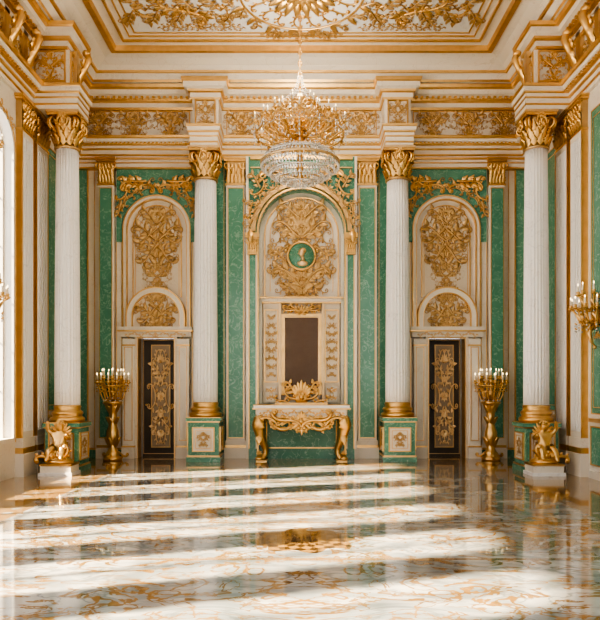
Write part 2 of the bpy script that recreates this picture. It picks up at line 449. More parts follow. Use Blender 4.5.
for sx in (-1,1):
    t=MB()
    for k in range(9):
        x=-.85+k*.21; u=1 if k%2 else -1
        tendril(t,x,.02*u,u*.9,.62,-u,.024,'ogold',5.2,7)
        tendril(t,x,0,PI-u*.7,.42,u,.028,'ogold',4.8,5)
    scroll(t,0,0,.8,.1,'S',1,.025,'gold',6); fan(t,0,0,.18,9,4); scroll(t,.75,0,.35,1.4,'C',1,.04,'gold',5); scroll(t,-.75,0,.35,1.4,'C',-1,.04,'gold',5)
    cm.merge(t,PC(sx*2.0,-2.15,H-.01)@Matrix.Diagonal((sx,1,1,1)))
    cm.merge(t,PC(sx*2.0,-3.3,H-.01)@Matrix.Diagonal((sx,-1,1,1)))
    cm.merge(frieze(1.4,.22,4,'ogold'),PC(sx*1.75,-1.66,H-.01))
cm.merge(frieze(1.3,.25,3,'ogold'),PC(0,-1.42,H-.01))
cm.obj('gilded_ceiling_ornament')
# ---------------------------------------------------------------- cornices
ENT=[(0,5.95,'cream'),(.05,5.95,'cream'),(.05,6.01,'gold'),(.07,6.02,'gold'),(.07,6.045,'cream'),(.06,6.045,'cream'),(.06,6.12,'gold'),(.09,6.13,'gold'),(.10,6.15,'cream'),(.09,6.15,'cream'),(.09,6.20,'gold'),(.14,6.215,'gold'),(.15,6.235,'cream'),(.20,6.25,'cream'),(.21,6.30,'gold'),(.24,6.31,'gold'),(.26,6.35,'cream'),(0,6.36,'cream')]
UPC=[(0,6.93,'gold'),(.05,6.93,'gold'),(.07,6.97,'cream'),(.08,6.97,'cream'),(.08,7.05,'gold'),(.15,7.07,'gold'),(.17,7.11,'cream'),(.30,7.14,'cream'),(.31,7.22,'gold'),(.36,7.24,'gold'),(.38,7.30,'cream'),(.0,7.33,'cream')]
COVE=[(0,7.32,'cream'),(.40,7.32,'gold'),(.42,7.36,'cream'),(.5,7.44,'gold'),(.54,7.44,'gold'),(.55,7.48,'cream'),(.62,7.54,'cream'),(.76,7.61,'cream'),(.90,7.64,'gold'),(.92,7.61,'gold'),(1.01,7.61,'gold'),(1.03,7.7,'cream')]
def usweep(mb,prof):
    for i in range(len(prof)-1):
        (d0,z0,m),(d1,z1,_)=prof[i],prof[i+1]
        a=[(-(W-d0),YN,z0),(-(W-d0),-d0,z0),(W-d0,-d0,z0),(W-d0,YN,z0)]
        b=[(-(W-d1),YN,z1),(-(W-d1),-d1,z1),(W-d1,-d1,z1),(W-d1,YN,z1)]
        mb.add(a+b,[(k,k+1,k+5,k+4) for k in range(3)],m)
def rsweep(mb,prof,x0,x1,y0,y1,f=.5):
    for i in range(len(prof)-1):
        (d0,z0,m),(d1,z1,_)=prof[i],prof[i+1]
        def rc(d,z): d*=f; return [(x0-d,y0-d,z),(x1+d,y0-d,z),(x1+d,y1+d,z),(x0-d,y1+d,z)]
        mb.add(rc(d0,z0)+rc(d1,z1),[(k,(k+1)%4,4+(k+1)%4,4+k) for k in range(4)],m)
    z0=prof[0][1]; z1=prof[-1][1]
    mb.box(x0,x1,y0,y1,z0,z1,'cream')
def dentils(mb,z0,z1,d0,d1,step):
    n=int((2*W-.5)/step)
    for i in range(n):
        x=-W+.3+i*step; mb.box(x,x+step*.5,-d1,-d0,z0,z1,'gold')
    n=int(6.5/step)
    for i in range(n):
        y=-.3-i*step
        mb.box(-W+d0,-W+d1,y-step*.5,y,z0,z1,'gold'); mb.box(W-d1,W-d0,y-step*.5,y,z0,z1,'gold')
t1=MB(); usweep(t1,ENT); dentils(t1,6.215,6.25,.13,.18,.08)
for (x0,x1,y0,y1) in ((-2.09,-1.60,-.74,0),(1.60,2.09,-.74,0),(-W,-3.68,-2.35,-1.85),(3.68,W,-2.35,-1.85)): rsweep(t1,ENT,x0,x1,y0,y1,.32)
for s in (-1,1):
    for a,b in ((2.12,4.44),):
        t1.box(s*a,s*b,-.10,0,5.76,5.93,'cream'); t1.box(s*a,s*b,-.13,0,5.735,5.765,'gold'); t1.box(s*a,s*b,-.12,0,5.845,5.865,'gold'); t1.box(s*a,s*b,-.15,0,5.92,5.95,'gold')
t1.obj('trim_1')
t2=MB(); usweep(t2,UPC); dentils(t2,7.085,7.13,.16,.24,.11)
usweep(t2,COVE)
for (x0,x1,y0,y1) in ((-2.10,-1.59,-.50,0),(1.59,2.10,-.50,0),(-W,-3.86,-2.35,-1.85),(3.86,W,-2.35,-1.85)): rsweep(t2,UPC,x0,x1,y0,y1,.5)
t2.obj('trim_2')
at=MB()
for sx in (-1,1):
    at.box(sx*1.845-.25,sx*1.845+.25,-.52,0,6.35,6.94,'cream')
    b=MB(); b.rframe(-.20,.20,-.26,.26,.025,0,.04); b.box(-.17,.17,-.23,.23,0,.012,'beige'); b.merge(trophy(.36,.46,3,3,'ogold'),T(0,0,.02)); at.merge(b,PB(sx*1.845,-.52,6.66))
    at.box(sx*W,sx*3.82,-2.33,-1.87,6.35,6.94,'cream')
    P=PL if sx<0 else PR
    b=MB(); b.rframe(-.2,.2,-.26,.26,.025,0,.03); b.merge(trophy(.3,.44,5,3),T(0,0,.01)); at.merge(b,P(sx*3.82,-2.1,6.66))
    b=MB(); b.rframe(-.26,.26,-.26,.26,.025,0,.03); b.merge(trophy(.44,.46,6,3),T(0,0,.01)); at.merge(b,PB(sx*4.13,-2.33,6.66))
at.obj('attic_block')
ao=MB()
for sx in (-1,1):
    for xx in (2.62,3.35,4.05): ao.merge(trophy(.62,.40,int(xx*10),3,'ogold'),PB(sx*xx,-.01,6.66))
    ao.merge(trophy(.62,.42,11,3,'ogold'),PB(sx*1.2,-.01,6.66)); ao.merge(trophy(.58,.42,12,3,'ogold'),PB(sx*.55,-.01,6.66))
    b=MB(); b.rframe(-1.07,1.07,-.26,.26,.018,0,.02); ao.merge(b,PB(sx*3.3,0,6.66))
    P=PL if sx<0 else PR
    for yy in (-1.0,-3.2,-4.6,-6.0): 
        ao.merge(frieze(1.0,.4,2,'ogold'),P(sx*(W-.01),yy,6.66))
b=MB(); b.rframe(-1.5,1.5,-.26,.26,.018,0,.02); ao.merge(b,PB(0,0,6.66))
ao.merge(trophy(.5,.5,9,3),PB(0,-.03,6.68))
con=MB()
con.box(-.09,.09,-.35,.4,0,.10,'pgold')
con.tube([(0,.4,.30),(0,.25,.36),(0,.05,.27),(0,-.15,.18),(0,-.35,.14)],[.07,.08,.07,.06,.04],'gold',8)
scroll(con,0,.2,.34,PI/2,'S',1,.06,'gold',3,None); con.merge(trophy(.26,.5,77,3),T(0,0,.2))
leaf(con,T(0,-.38,.14),.6,.22,.3); leaf(con,T(0,.0,.22),.4,.22,.25); con.ball((0,.38,.30),(.11,.08,.1)); fan(con,0,-.35,.2,5,2,-PI/2)
for sx in (-1,1):
    P=PL if sx<0 else PR
    for yy in (-.75,-1.45,-2.7,-3.35,-4.3,-5.3): ao.merge(con,P(sx*W,yy,6.70)@Matrix.Scale(.8,4))
    ao.merge(con,P(sx*3.82,-2.1,6.72)@Matrix.Scale(.7,4))
ao.obj('gilded_frieze_ornament')
# ---------------------------------------------------------------- BACK WALL
wb=MB()
DX=2.88; DH=.36
for a,b in ((-4.85,-DX-DH),(-DX+DH,DX-DH),(DX+DH,4.85)): wb.box(a,b,0,H+.1,-.35,0,'cream')
for s in (-1,1): wb.box(s*DX-DH,s*DX+DH,2.4,H+.1,-.35,0,'cream')
for s in (-1,1):
    wb.box(s*4.27,s*4.44,.1,5.9,0,.03,'green'); wb.box(s*4.255,s*4.275,.1,5.9,0,.05,'gold')
    wb.box(s*4.03,s*4.05,.1,5.9,0,.05,'gold'); wb.box(s*4.13,s*4.14,.1,5.9,0,.02,'gold')
    wb.box(s*1.50,s*2.10,.15,5.93,0,.03,'green'); wb.box(s*2.09,s*2.115,.1,5.93,0,.05,'gold')
    wb.box(s*1.54,s*1.55,.15,5.93,0,.045,'gold')
wb.obj('wall_back',PB())
bb=MB()
for a,b in ((-4.44,-3.56),(-2.2,-1.0),(1.0,2.2),(3.56,4.44)):
    bb.box(a,b,0,.16,0,.07,'green'); bb.box(a,b,.16,.2,0,.08,'gold')
bb.obj('baseboard_back',PB())
for s in (-1,1):
    p=MB(); pilaster(p,s*1.30,.19,.14,0,5.95,'cream','green',0,.55,.35); p.obj('green_pilaster',PB())
    p=MB(); pilaster(p,s*3.87,.155,.14,0,5.95,'cream','green',0,.55,.35); p.obj('green_pilaster',PB())
for k,s in enumerate((-1,1)):
    d=MB(); c=s*DX
    d.acut(c-.80,c+.80,4.30,5.75,c,.66,4.55,0,.07,'green')
    d.aframe(c,.60,2.5,4.55,.06,0,.09,'cream'); d.aframe(c,.655,2.5,4.55,.022,0,.11,'gold'); d.aframe(c,.59,2.5,4.55,.015,0,.10,'gold')
    d.aplate(c,.48,3.2,4.55,0,.02,'beige'); d.aframe(c,.47,3.2,4.55,.02,0,.05,'gold'); d.aframe(c,.43,3.25,4.55,.010,0,.03,'gold')
    for e in (-1,1):
        d.box(c+e*.70,c+e*.80,.1,4.3,0,.04,'cream'); d.box(c+e*.80,c+e*.815,.1,4.3,0,.05,'gold'); d.box(c+e*.70,c+e*.71,.1,4.3,0,.05,'gold')
        d.box(c+e*.42,c+e*.66,0,2.36,0,.16,'cream'); d.rframe(c+e*.54-.08,c+e*.54+.08,.35,2.2,.012,.16,.175)
        d.box(c+e*.54-.13,c+e*.54+.13,0,.22,.0,.2,'cream'); d.box(c+e*.54-.13,c+e*.54+.13,.22,.25,.0,.21,'gold')
        d.box(c+e*.54-.13,c+e*.54+.13,2.22,2.25,.0,.19,'gold')
        d.box(c+e*.36,c+e*.42,0,2.46,-.15,.12,'beige'); d.box(c+e*.355,c+e*.37,0,2.42,-.1,.14,'gold')
    d.box(c-.42,c+.42,2.38,2.46,0,.14,'beige'); d.box(c-.375,c+.375,2.385,2.405,0,.15,'gold')
    d.box(c-.70,c+.70,2.40,2.50,0,.18,'cream'); d.box(c-.74,c+.74,2.50,2.53,0,.24,'gold'); d.box(c-.72,c+.72,2.53,2.60,0,.2,'cream')
    d.aplate(c,.56,2.6,2.80,0,.10,'beige'); d.aframe(c,.48,2.6,2.80,.08,.0,.20,'cream'); d.aframe(c,.56,2.6,2.80,.025,0,.22,'gold'); d.aframe(c,.46,2.6,2.80,.02,0,.17,'gold')
    d.obj('door_surround',PB())
    g=MB()
    g.merge(trophy(.90,1.20,21,7,'ogold'),T(c,4.36,.02)); g.merge(trophy(.5,.42,33,3,'ogold'),T(c,3.62,.02))
    g.merge(archorn(.80,.35,PI-.35,9,.26,'ogold',.95),T(c,4.62,.08)); fan(g,c,5.36,.22,9,3.0); 
    h=MB(); scroll(h,.30,5.42,.45,-.25,'S',1,.045); scroll(h,.62,5.22,.34,-1.0,'C',1,.05); tendril(h,.2,5.5,-.2,.75,-1,.03,'gold',4.5,7); tendril(h,.6,5.3,1.2,.45,-1,.04,'gold',5,5); tendril(h,.7,5.1,-1.2,.5,1,.04,'ogold',5,6); mirror_merge(g,h,T(c,0,.08))
    g.merge(trophy(.80,.62,91,4,'ogold'),T(c,2.90,.10)); fan(g,c,2.78,.2,9,5.5,PI/2,'gold')
    g.merge(frieze(1.1,.12,4,'pgold'),T(c,2.45,.18))
    g.obj('gilded_wall_ornament',PB())
    dr=MB()
    dr.box(c-.355,c+.355,.0,2.39,-.30,-.24,'dark')
    dr.box(c-.16,c+.20,.2,2.25,-.24,-.225,'bronze'); dr.rframe(c-.175,c+.215,.18,2.27,.018,-.24,-.20,'ogold')
    h=MB(); tendril(h,.02,.45,.9,.55,1,.034,'pgold',5,5); tendril(h,.02,-.45,-.9,.55,-1,.034,'pgold',5,5)
    tendril(h,.02,.2,1.1,.5,-1,.036,'pgold',5,5); tendril(h,.02,-.2,-1.1,.5,1,.036,'pgold',5,5); scroll(h,.14,0,.5,PI/2,'C',-1,.04,'pgold',5); scroll(h,.13,.8,.3,PI/2,'S',1,.05,'pgold',4); scroll(h,.13,-.8,.3,PI/2,'S',-1,.05,'pgold',4)
    gg=MB(); mirror_merge(gg,h); rosette(gg,0,0,.12,8,'pgold'); fan(gg,0,.7,.2,7,2.4,PI/2,'pgold'); fan(gg,0,-.7,.2,7,2.4,-PI/2,'pgold'); fan(gg,0,.3,.16,5,2,PI/2,'pgold'); fan(gg,0,-.3,.16,5,2,-PI/2,'pgold')
    dr.merge(gg,T(c+.02,1.22,-.21)@Matrix.Diagonal((.72,1,1,1)))
    dr.rframe(c-.34,c+.34,.05,2.37,.012,-.24,-.22,'ogold'); dr.ball((c-.27,1.05,-.2),.025,'gold')
    dr.obj('door_%d'%(k+1),PB())
n=MB()
n.acut(-1.09,1.09,0,5.93,0,.84,4.45,0,.24,'green')
n.aframe(0,.84,0.0,4.45,.035,.20,.29,'gold'); 
n.aframe(0,.90,4.45,4.45,.09,.24,.31,'ogold',jamb=False)
for e in (-1,1):
    n.box(e*1.04,e*1.09,.0,5.93,.0,.27,'cream'); n.box(e*1.02,e*1.04,.2,5.3,.0,.27,'gold')
    n.box(e*.86,e*.90,.2,4.4,.24,.27,'cream'); n.box(e*.78,e*.84,.0,4.45,0,.1,'cream')
    n.box(e*.83,e*1.1,4.33,4.42,.2,.34,'gold'); 
    t=MB(); pcap(t,e*.965,.09,4.0,.36,.05); n.merge(t,T(0,0,.24))
n.box(-1.0,1.0,5.86,5.93,.24,.30,'gold'); n.box(-1.0,1.0,5.70,5.72,.24,.27,'gold')
n.aframe(0,.72,3.22,4.45,.025,0,.05,'gold')
n.aframe(0,.62,3.32,4.45,.012,0,.03,'gold')
n.obj('arched_niche',PB())
g=MB()
g.merge(archorn(.99,.1,PI-.1,15,.24,'ogold'),T(0,4.45,.30)); fan(g,0,5.40,.26,9,3,PI/2)
h=MB(); scroll(h,.32,5.5,.42,-.2,'S',1,.05); scroll(h,.78,5.25,.36,-.9,'C',1,.05); scroll(h,1.0,4.85,.3,1.5,'S',1,.05); leaf2(h,1.0,4.5,-PI/2,.3,.14)
tendril(h,.25,5.55,.1,.8,-1,.03,'gold',4.5,7); tendril(h,.8,5.3,.9,.5,-1,.04,'ogold',5,6); tendril(h,.95,5.0,.2,.3,1,.05,'ogold',5,4); mirror_merge(g,h,T(0,0,.3))
g.merge(trophy(.9,.55,51,3,'ogold'),T(0,4.78,.02)); g.merge(trophy(1.28,1.45,52,7,'ogold','oval',.33),T(0,4.0,.02)); g.merge(trophy(.9,.45,54,3,'ogold','x'),T(0,3.42,.02))
g.obj('gilded_niche_ornament',PB())
md=MB()
md.lathe([(.0,0),(.265,0),(.265,.03),(.0,.04)],40,'green')
md.tube([(.275*math.cos(2*PI*i/40),.275*math.sin(2*PI*i/40),.03) for i in range(41)],.026,'gold',8)
for i in range(24): md.ball((.325*math.cos(2*PI*i/24),.325*math.sin(2*PI*i/24),.03),.017)
md.ball((0,.06,.05),(.065,.085,.04),'pgold',12,8); md.ball((-.06,.04,.05),(.02,.018,.02),'pgold'); md.ball((.025,.10,.055),(.07,.06,.03),'ogold',10,6)
md.tube([(0.02,-.02,.05),(.03,-.1,.05)],[.035,.04],'pgold',8); md.ball((.02,-.15,.04),(.11,.06,.035),'pgold',12,6)
md.obj('relief_medallion',PB(0,-.03,4.02))
mr=MB()
mr.box(-.345,.345,1.32,2.8,.02,.05,'mirror'); mr.rframe(-.40,.40,1.27,2.86,.06,0,.12,'gold'); mr.rframe(-.34,.34,1.33,2.80,.012,.05,.08,'pgold')
for e in (-1,1):
    mr.box(e*.40,e*.76,1.08,3.12,0,.07,'beige'); mr.rframe(e*.60-.14,e*.60+.14,1.5,2.95,.022,.07,.10,'gold')
    mr.box(e*.49,e*.71,1.12,1.42,.07,.12,'cream'); mr.merge(trophy(.23,1.3,61,8,'ogold','x'),T(e*.60,2.22,.078))
    mr.box(e*.41,e*.45,1.1,3.1,0,.11,'pgold')
    mr.merge(trophy(.2,.24,66,2),T(e*.60,1.27,.12))
mr.box(-.80,.80,3.10,3.16,0,.15,'cream'); mr.box(-.82,.82,3.16,3.19,0,.19,'gold'); mr.box(-.78,.78,3.07,3.10,0,.12,'gold')
fan(mr,0,2.86,.22,9,2.8); h=MB(); scroll(h,.2,2.93,.3,-.3,'S',1,.06); tendril(h,.05,2.9,.5,.35,-1,.05,'gold',5,4); mirror_merge(mr,h,T(0,0,.1))
mr.obj('wall_mirror',PB(0,-.005,0))
pb=MB(); pb.box(-.835,.835,.0,1.06,0,.2,'green'); pb.rframe(-.7,.7,.2,.95,.025,.2,.22); pb.obj('wainscot_panel',PB(0,-.002,0))
# ---------------------------------------------------------------- CONSOLE TABLE
ct=MB()
ct.box(-.90,.90,-.56,0,1.01,1.06,'white'); ct.box(-.92,.92,-.58,0,.985,1.01,'gold'); ct.box(-.91,.91,-.57,0,1.06,1.07,'gold')
ct.box(-.84,.84,-.50,-.02,.84,.985,'cream'); ct.box(-.86,.86,-.52,-.02,.82,.85,'gold')
b=MB(); b.merge(frieze(1.5,.13,6)); ct.merge(b,PB(0,-.5,.92))
b=MB(); h=MB()
scroll(h,.28,-.02,.5,-.15,'S',1,.07,'gold',6); scroll(h,.60,.02,.36,.3,'C',-1,.07,'gold',5); scroll(h,.16,-.16,.32,.6,'C',1,.07); scroll(h,.42,-.10,.3,-.4,'C',1,.07)
mirror_merge(b,h); fan(b,0,-.04,.28,9,3.6,-PI/2); fan(b,0,0,.18,7,2.6); swag(b,-.62,.0,-.1,-.04,.17,.034); swag(b,.1,-.04,.62,.0,.17,.034)
ct.merge(b,PB(0,-.52,.80))
def leg(x,y,sx,sy):
    P=[(0,.84),(.05,.78),(.075,.68),(.05,.52),(-.0,.36),(-.045,.22),(-.045,.12),(-.005,.06),(.05,.03)]
    rr=[.10,.12,.115,.09,.062,.05,.047,.058,.05]
    pts=[];rad=[]
    n=24
    for i in range(n+1):
        t=i/n*(len(P)-1); k=min(int(t),len(P)-2); f=t-k; f2=f*f*(3-2*f)
        a=P[k][0]*(1-f2)+P[k+1][0]*f2; z=P[k][1]*(1-f)+P[k+1][1]*f
        pts.append((x+sx*a*1.1,y+sy*a*.8,z)); rad.append(rr[k]*(1-f)+rr[k+1]*f)
    ct.tube(pts,rad,'gold',10)
    ct.ball((x+sx*.06,y+sy*.04,.05),(.085,.07,.05)); ct.box(x-.1+sx*.02,x+.1+sx*.02,y-.09,y+.09,0,.022,'gold')
    if sy<0:
        b=MB(); leaf(b,T(0,.58,.03),.26,.18,.1); leaf(b,T(0,.52,.0)@RZ(PI),.22,.12,.1); scroll(b,0,.72,.19,PI/2,'C',sx,.09,'gold',3); fan(b,0,.14,.1,5)
        ct.merge(b,PB(x+sx*.06,y-.11,0))
for sx in (-1,1):
    leg(sx*.74,-.40,sx,-1); leg(sx*.74,-.10,sx,0)
ct.obj('gilded_console_table',T(0,-.27,0))
cr=MB(); h=MB()
scroll(h,.2,.12,.34,.35,'C',1,.07,'gold',5); scroll(h,.38,.07,.26,-.1,'S',1,.07,'gold',4); scroll(h,.12,.27,.2,1.1,'C',-1,.08,'gold',4)
tendril(h,.1,.2,.8,.5,-1,.05,'gold',5,5); mirror_merge(cr,h); fan(cr,0,.14,.36,9,2.0); rosette(cr,0,.17,.13,8); cr.box(-.5,.5,0,.035,-.04,.06,'gold'); cr.ball((0,.12,0),(.16,.12,.05))
cr.obj('gilded_centerpiece',PB(0,-.42,1.07))
# ---------------------------------------------------------------- COLUMNS
def column(x,y,r,zt,ph=.84,hw=.32):
    mb=MB(); 
    mb.box(-hw,hw,-hw,hw,0,.09,'green'); mb.box(-hw*.97,hw*.97,-hw*.97,hw*.97,.09,.12,'gold')
    q=hw*.9; mb.box(-q,q,-q,q,.12,ph-.1,'green')
    mb.box(-hw*.96,hw*.96,-hw*.96,hw*.96,ph-.1,ph-.075,'gold'); mb.box(-hw*1.02,hw*1.02,-hw*1.02,hw*1.02,ph-.075,ph-.015,'green'); mb.box(-hw,hw,-hw,hw,ph-.015,ph,'gold')
    for M in (PB(0,-q,.42),PL(q,0,.42),PR(-q,0,.42)):
        b=MB(); b.box(-.19,.19,-.21,.21,0,.012,'cream'); b.rframe(-.21,.21,-.23,.23,.02,0,.03); b.rframe(-.15,.15,-.17,.17,.01,0,.02); b.merge(trophy(.22,.26,71,3,'ogold'),T(0,0,.014)); mb.merge(b,M)
    z=ph
    mb.lathe([(r*1.3,z),(r*1.38,z+.03),(r*1.38,z+.06),(r*1.28,z+.08),(r*1.18,z+.085),(r*1.15,z+.11),(r*1.24,z+.13),(r*1.26,z+.155),(r*1.16,z+.18),(r*1.06,z+.19),(r*1.05,z+.23),(r*1.1,z+.25),(r*1.02,z+.28)],40,'gold')
    zc=zt-.60; z0=z+.27
    prof=[(r*(1.02-.13*(i/10)**1.6),z0+(zc-z0)*i/10) for i in range(11)]
    mb.lathe(prof,144,'white',None,24,.085)
    capital(mb,r*.90,.60,zc,r*1.22)
    return mb.obj('fluted_column',T(x,y,0))
column(-1.845,-.5,.23,5.95); column(1.845,-.5,.23,5.95)
column(-3.93,-2.1,.205,5.95,.82,.30); column(3.93,-2.1,.205,5.95,.82,.30)
# ---------------------------------------------------------------- SIDE WALLS
WIN=[(-3.08-1.42*i-.92,-3.08-1.42*i) for i in range(6)]
wl=MB()
prev=.35; zs=5.0
for a,b in WIN:
    wl.box(b,prev,0,H+.1,-.3,0,'cream')
    wl.box(a,b,0,.55,-.3,0,'cream')
    r=(b-a)/2; wl.acut(a,b,zs,H+.1,(a+b)/2,r-1e-4,zs,-.3,0,'cream')
    prev=a
wl.box(YN,prev,0,H+.1,-.3,0,'cream')
wl.obj('wall_left',PL(-W,0,0))
for i,(a,b) in enumerate(WIN):
    w=MB(); c=(a+b)/2; r=(b-a)/2
    w.aframe(c,r-.04,.55,zs,.04,-.2,-.1,'cream'); w.box(a,b,.55,.62,-.25,.06,'cream')
    w.box(c-.03,c+.03,.6,zs+r-.03,-.165,-.135,'cream')
    for k in range(1,7): w.box(a+.03,b-.03,.6+k*.735-.009,.6+k*.735+.009,-.16,-.14,'cream')
    for an in (PI/4,3*PI/4): w.tube([(c,zs,-.15),(c+r*.95*math.cos(an),zs+r*.95*math.sin(an),-.15)],.01,'cream',5)
    w.aframe(c,r,.55,zs,.05,0,.05,'cream'); w.aframe(c,r+.05,.55,zs,.015,0,.06,'gold')
    w.merge(archorn(r+.05,.6,PI-.6,5,.15),T(c,zs,.05))
    w.obj('window_%d'%(i+1),PL(-W,0,0))
wr=MB(); wr.box(-.35,-YN,0,H+.1,-.3,0,'cream'); wr.obj('wall_right',PR(W,0,0))
# unseen wall behind the viewer; added window pairs cut fill and darken the mirror
FW=((-3.9,-2.7),(-2.3,-1.1),(1.1,2.3),(2.7,3.9))
wf=MB()
for a,b in ((-W-.3,-3.9),(-2.7,-2.3),(-1.1,1.1),(2.3,2.7),(3.9,W+.3)): wf.box(a,b,YN-.3,YN,0,H+.1,'cream')
for a,b in FW:
    wf.box(a,b,YN-.3,YN,0,.55,'cream'); wf.box(a,b,YN-.3,YN,6.0,H+.1,'cream')
wf.obj('wall_front')
for i,(a,b) in enumerate(FW):
    w=MB(); c=(a+b)/2
    w.rframe(a,b,.55,6.0,.06,-.2,-.1,'cream'); w.box(c-.02,c+.02,.6,5.95,-.17,-.13,'cream')
    for k in range(1,7): w.box(a+.05,b-.05,.6+k*.77-.012,.6+k*.77+.012,-.165,-.135,'cream')
    w.obj('window_%d'%(i+7),T(0,YN,0)@Matrix(((-1,0,0,0),(0,0,1,0),(0,1,0,0),(0,0,0,1))))
def sidepan(P,sx,name,y0,y1):
    a,b=(y1,y0) if sx<0 else (-y0,-y1)
    m=MB(); m.box(a,b,1.0,5.6,0,.015,'green'); m.rframe(a-.015,b+.015,.98,5.62,.02,0,.022); m.rframe(a+.06,b-.06,1.08,5.5,.012,.012,.022)
    m.box(a,b,.22,.78,0,.02,'green'); m.rframe(a-.02,b+.02,.2,.8,.02,0,.03); m.box(a-.05,b+.05,.86,.92,0,.05,'pgold')
    m.box(a-.05,b+.05,.0,.12,0,.04,'cream')
    m.obj(name,P(sx*W,0,0))
for sx,P in ((-1,PL),(1,PR)):
    sidepan(P,sx,'malachite_wall_panel',-.35,-.65)
    sidepan(P,sx,'malachite_wall_panel',-1.15,-1.7)
    for yc,hw,fl_ in ((-.9,.17,0),(-2.1,.24,5),(-2.68,.21,5)):
        p=MB(); pilaster(p,yc if sx<0 else -yc,hw,.10,0.0,5.95,'cream',None if fl_ else 'green',fl_,.55,.6); p.obj('fluted_pilaster',P(sx*W,0,0))
for i in range(5):
    yc=-3.08-1.42*i-1.17
    p=MB(); pilaster(p,yc,.13,.08,0,5.95,'cream',None,3,.5,.6); p.obj('fluted_pilaster',PL(-W,0,0))
for i in range(5):
    y0=-3.0-1.5*i
    sidepan(PR,1,'malachite_wall_panel',y0-.05,y0-.75)
    p=MB(); pilaster(p,-(y0-1.12),.24,.12,0,5.95,'cream',None,5,.55,.6); p.obj('fluted_pilaster',PR(W,0,0))
# ---------------------------------------------------------------- FLOOR CANDELABRA
def candle(mb,x,y,z,s=1.0,M=None):
    mb.lathe([(.012*s,0),(.032*s,.012*s),(.036*s,.02*s),(.018*s,.026*s),(.02*s,.05*s),(.024*s,.055*s)],10,'gold',(M or Matrix())@T(x,y,z))
    mb.lathe([(.011*s,.05*s),(.011*s,.12*s),(.004*s,.125*s)],8,'wax',(M or Matrix())@T(x,y,z))
    mb.ball((x,y,z+.14*s),(.006*s,.006*s,.016*s),'flame',6,4,M)
def candelabra(x,y):
    mb=MB()
    mb.lathe([(.17,0),(.18,.03),(.17,.06),(.13,.08),(.12,.11),(.14,.14),(.10,.18),(.075,.24),(.07,.3),(.09,.36),(.12,.46),(.115,.55),(.085,.64),(.07,.72),(.08,.76),(.065,.8),(.075,.9),(.11,1.0),(.14,1.06),(.18,1.09),(.19,1.12),(.12,1.14),(.05,1.16),(.04,1.24),(.06,1.28),(.04,1.34),(.03,1.5),(.045,1.53),(.015,1.58)],20,'gold')
    for i in range(3):
        a=2*PI*i/3+PI/6
        scroll(mb,.14,.12,.24,-.9,'S',1,.09,'gold',2,RZ(a)@Matrix(((1,0,0,0),(0,0,-1,0),(0,1,0,0),(0,0,0,1))))
    for zz,rr,k,L in ((.26,.08,7,.22),(.70,.075,7,.16),(.92,.085,9,.2)):
        for i in range(k): leaf(mb,RZ(2*PI*i/k)@T(rr,0,zz)@AX,L,.08,.3)
    for k,(R_,z0,z1) in enumerate(((.30,1.25,1.48),(.20,1.3,1.56))):
        nn=12 if k==0 else 7
        for i in range(nn):
            a=2*PI*(i+.5*k)/nn
            pts=[]
            for j in range(11):
                t=j/10; rr=.03+(R_-.03)*t; z=z0-.10*math.sin(PI*min(1,t*1.25))+ (z1-z0)*max(0,(t-.55)/.45)**1.5
                pts.append((rr*math.cos(a),rr*math.sin(a),z))
            mb.tube(pts,[.014]*11,'gold',6); candle(mb,R_*math.cos(a),R_*math.sin(a),z1-.01,1.35)
            mb.ball((R_*.6*math.cos(a),R_*.6*math.sin(a),z0-.1),.018,'crystal',6,4)
            for q in range(3): mb.ball((R_*math.cos(a),R_*math.sin(a),z1-.05-.05*q),.016,'gold',6,4)
        mb.tube([(R_*.97*math.cos(2*PI*i/30),R_*.97*math.sin(2*PI*i/30),z1-.05) for i in range(31)],.014,'gold',6)
        mb.tube([(R_*.85*math.cos(2*PI*i/30),R_*.85*math.sin(2*PI*i/30),z1-.16) for i in range(31)],.012,'gold',6)
    candle(mb,0,0,1.56,1.4)
    return mb.obj('floor_candelabra',T(x,y,0))
candelabra(-3.63,-.5); candelabra(3.64,-.5)
# ---------------------------------------------------------------- SCONCES
def sconce(P,x,y,z,sc=1.0):
    mb=MB()
    mb.merge(trophy(.26,.7,81,4)); mb.ball((0,0,.03),(.09,.2,.04))
    for R_,zz,k in ((.30,.0,6),(.20,.2,4)):
        for i in range(k):
            a=PI*(i+.5)/k
            ex,ew=R_*math.cos(a),.06+R_*math.sin(a)
            pts=[]
            for j in range(11):
                t=j/10; v=zz-.12*math.sin(PI*min(1,t*1.2))+.10*max(0,(t-.5)/.5)
                pts.append((ex*t,v,.05+(ew-.05)*t))
            mb.tube(pts,.014,'gold',6)
            cd=MB(); candle(cd,0,0,0,1.2); Mc=T(ex,zz+.09,ew)@Matrix(((1,0,0,0),(0,0,1,0),(0,1,0,0),(0,0,0,1)))
            mb.merge(cd,Mc)
            leaf(mb,T(ex*.6,zz-.1,.05+(ew-.05)*.6),.16,.07,.3)
            for q in range(4): mb.ball((ex*.8,zz-.1-.035*q,.05+(ew-.05)*.8),(.012,.016,.012),'crystal' if q%2 else 'gold',6,4)
    mb.tube([(0,-.1,.06),(0,-.25,.12),(0,-.36,.09),(0,-.42,.04)],[.03,.035,.025,.01],'gold',8); mb.ball((0,-.44,.04),.03)
    return mb.obj('wall_sconce',P(x,y,z)@Matrix.Scale(sc,4))
sconce(PR,W-.04,-3.3,2.45,1.05); sconce(PL,-W+.10,-4.25,2.5); sconce(PL,-W+.10,-4.25,4.6,.8)
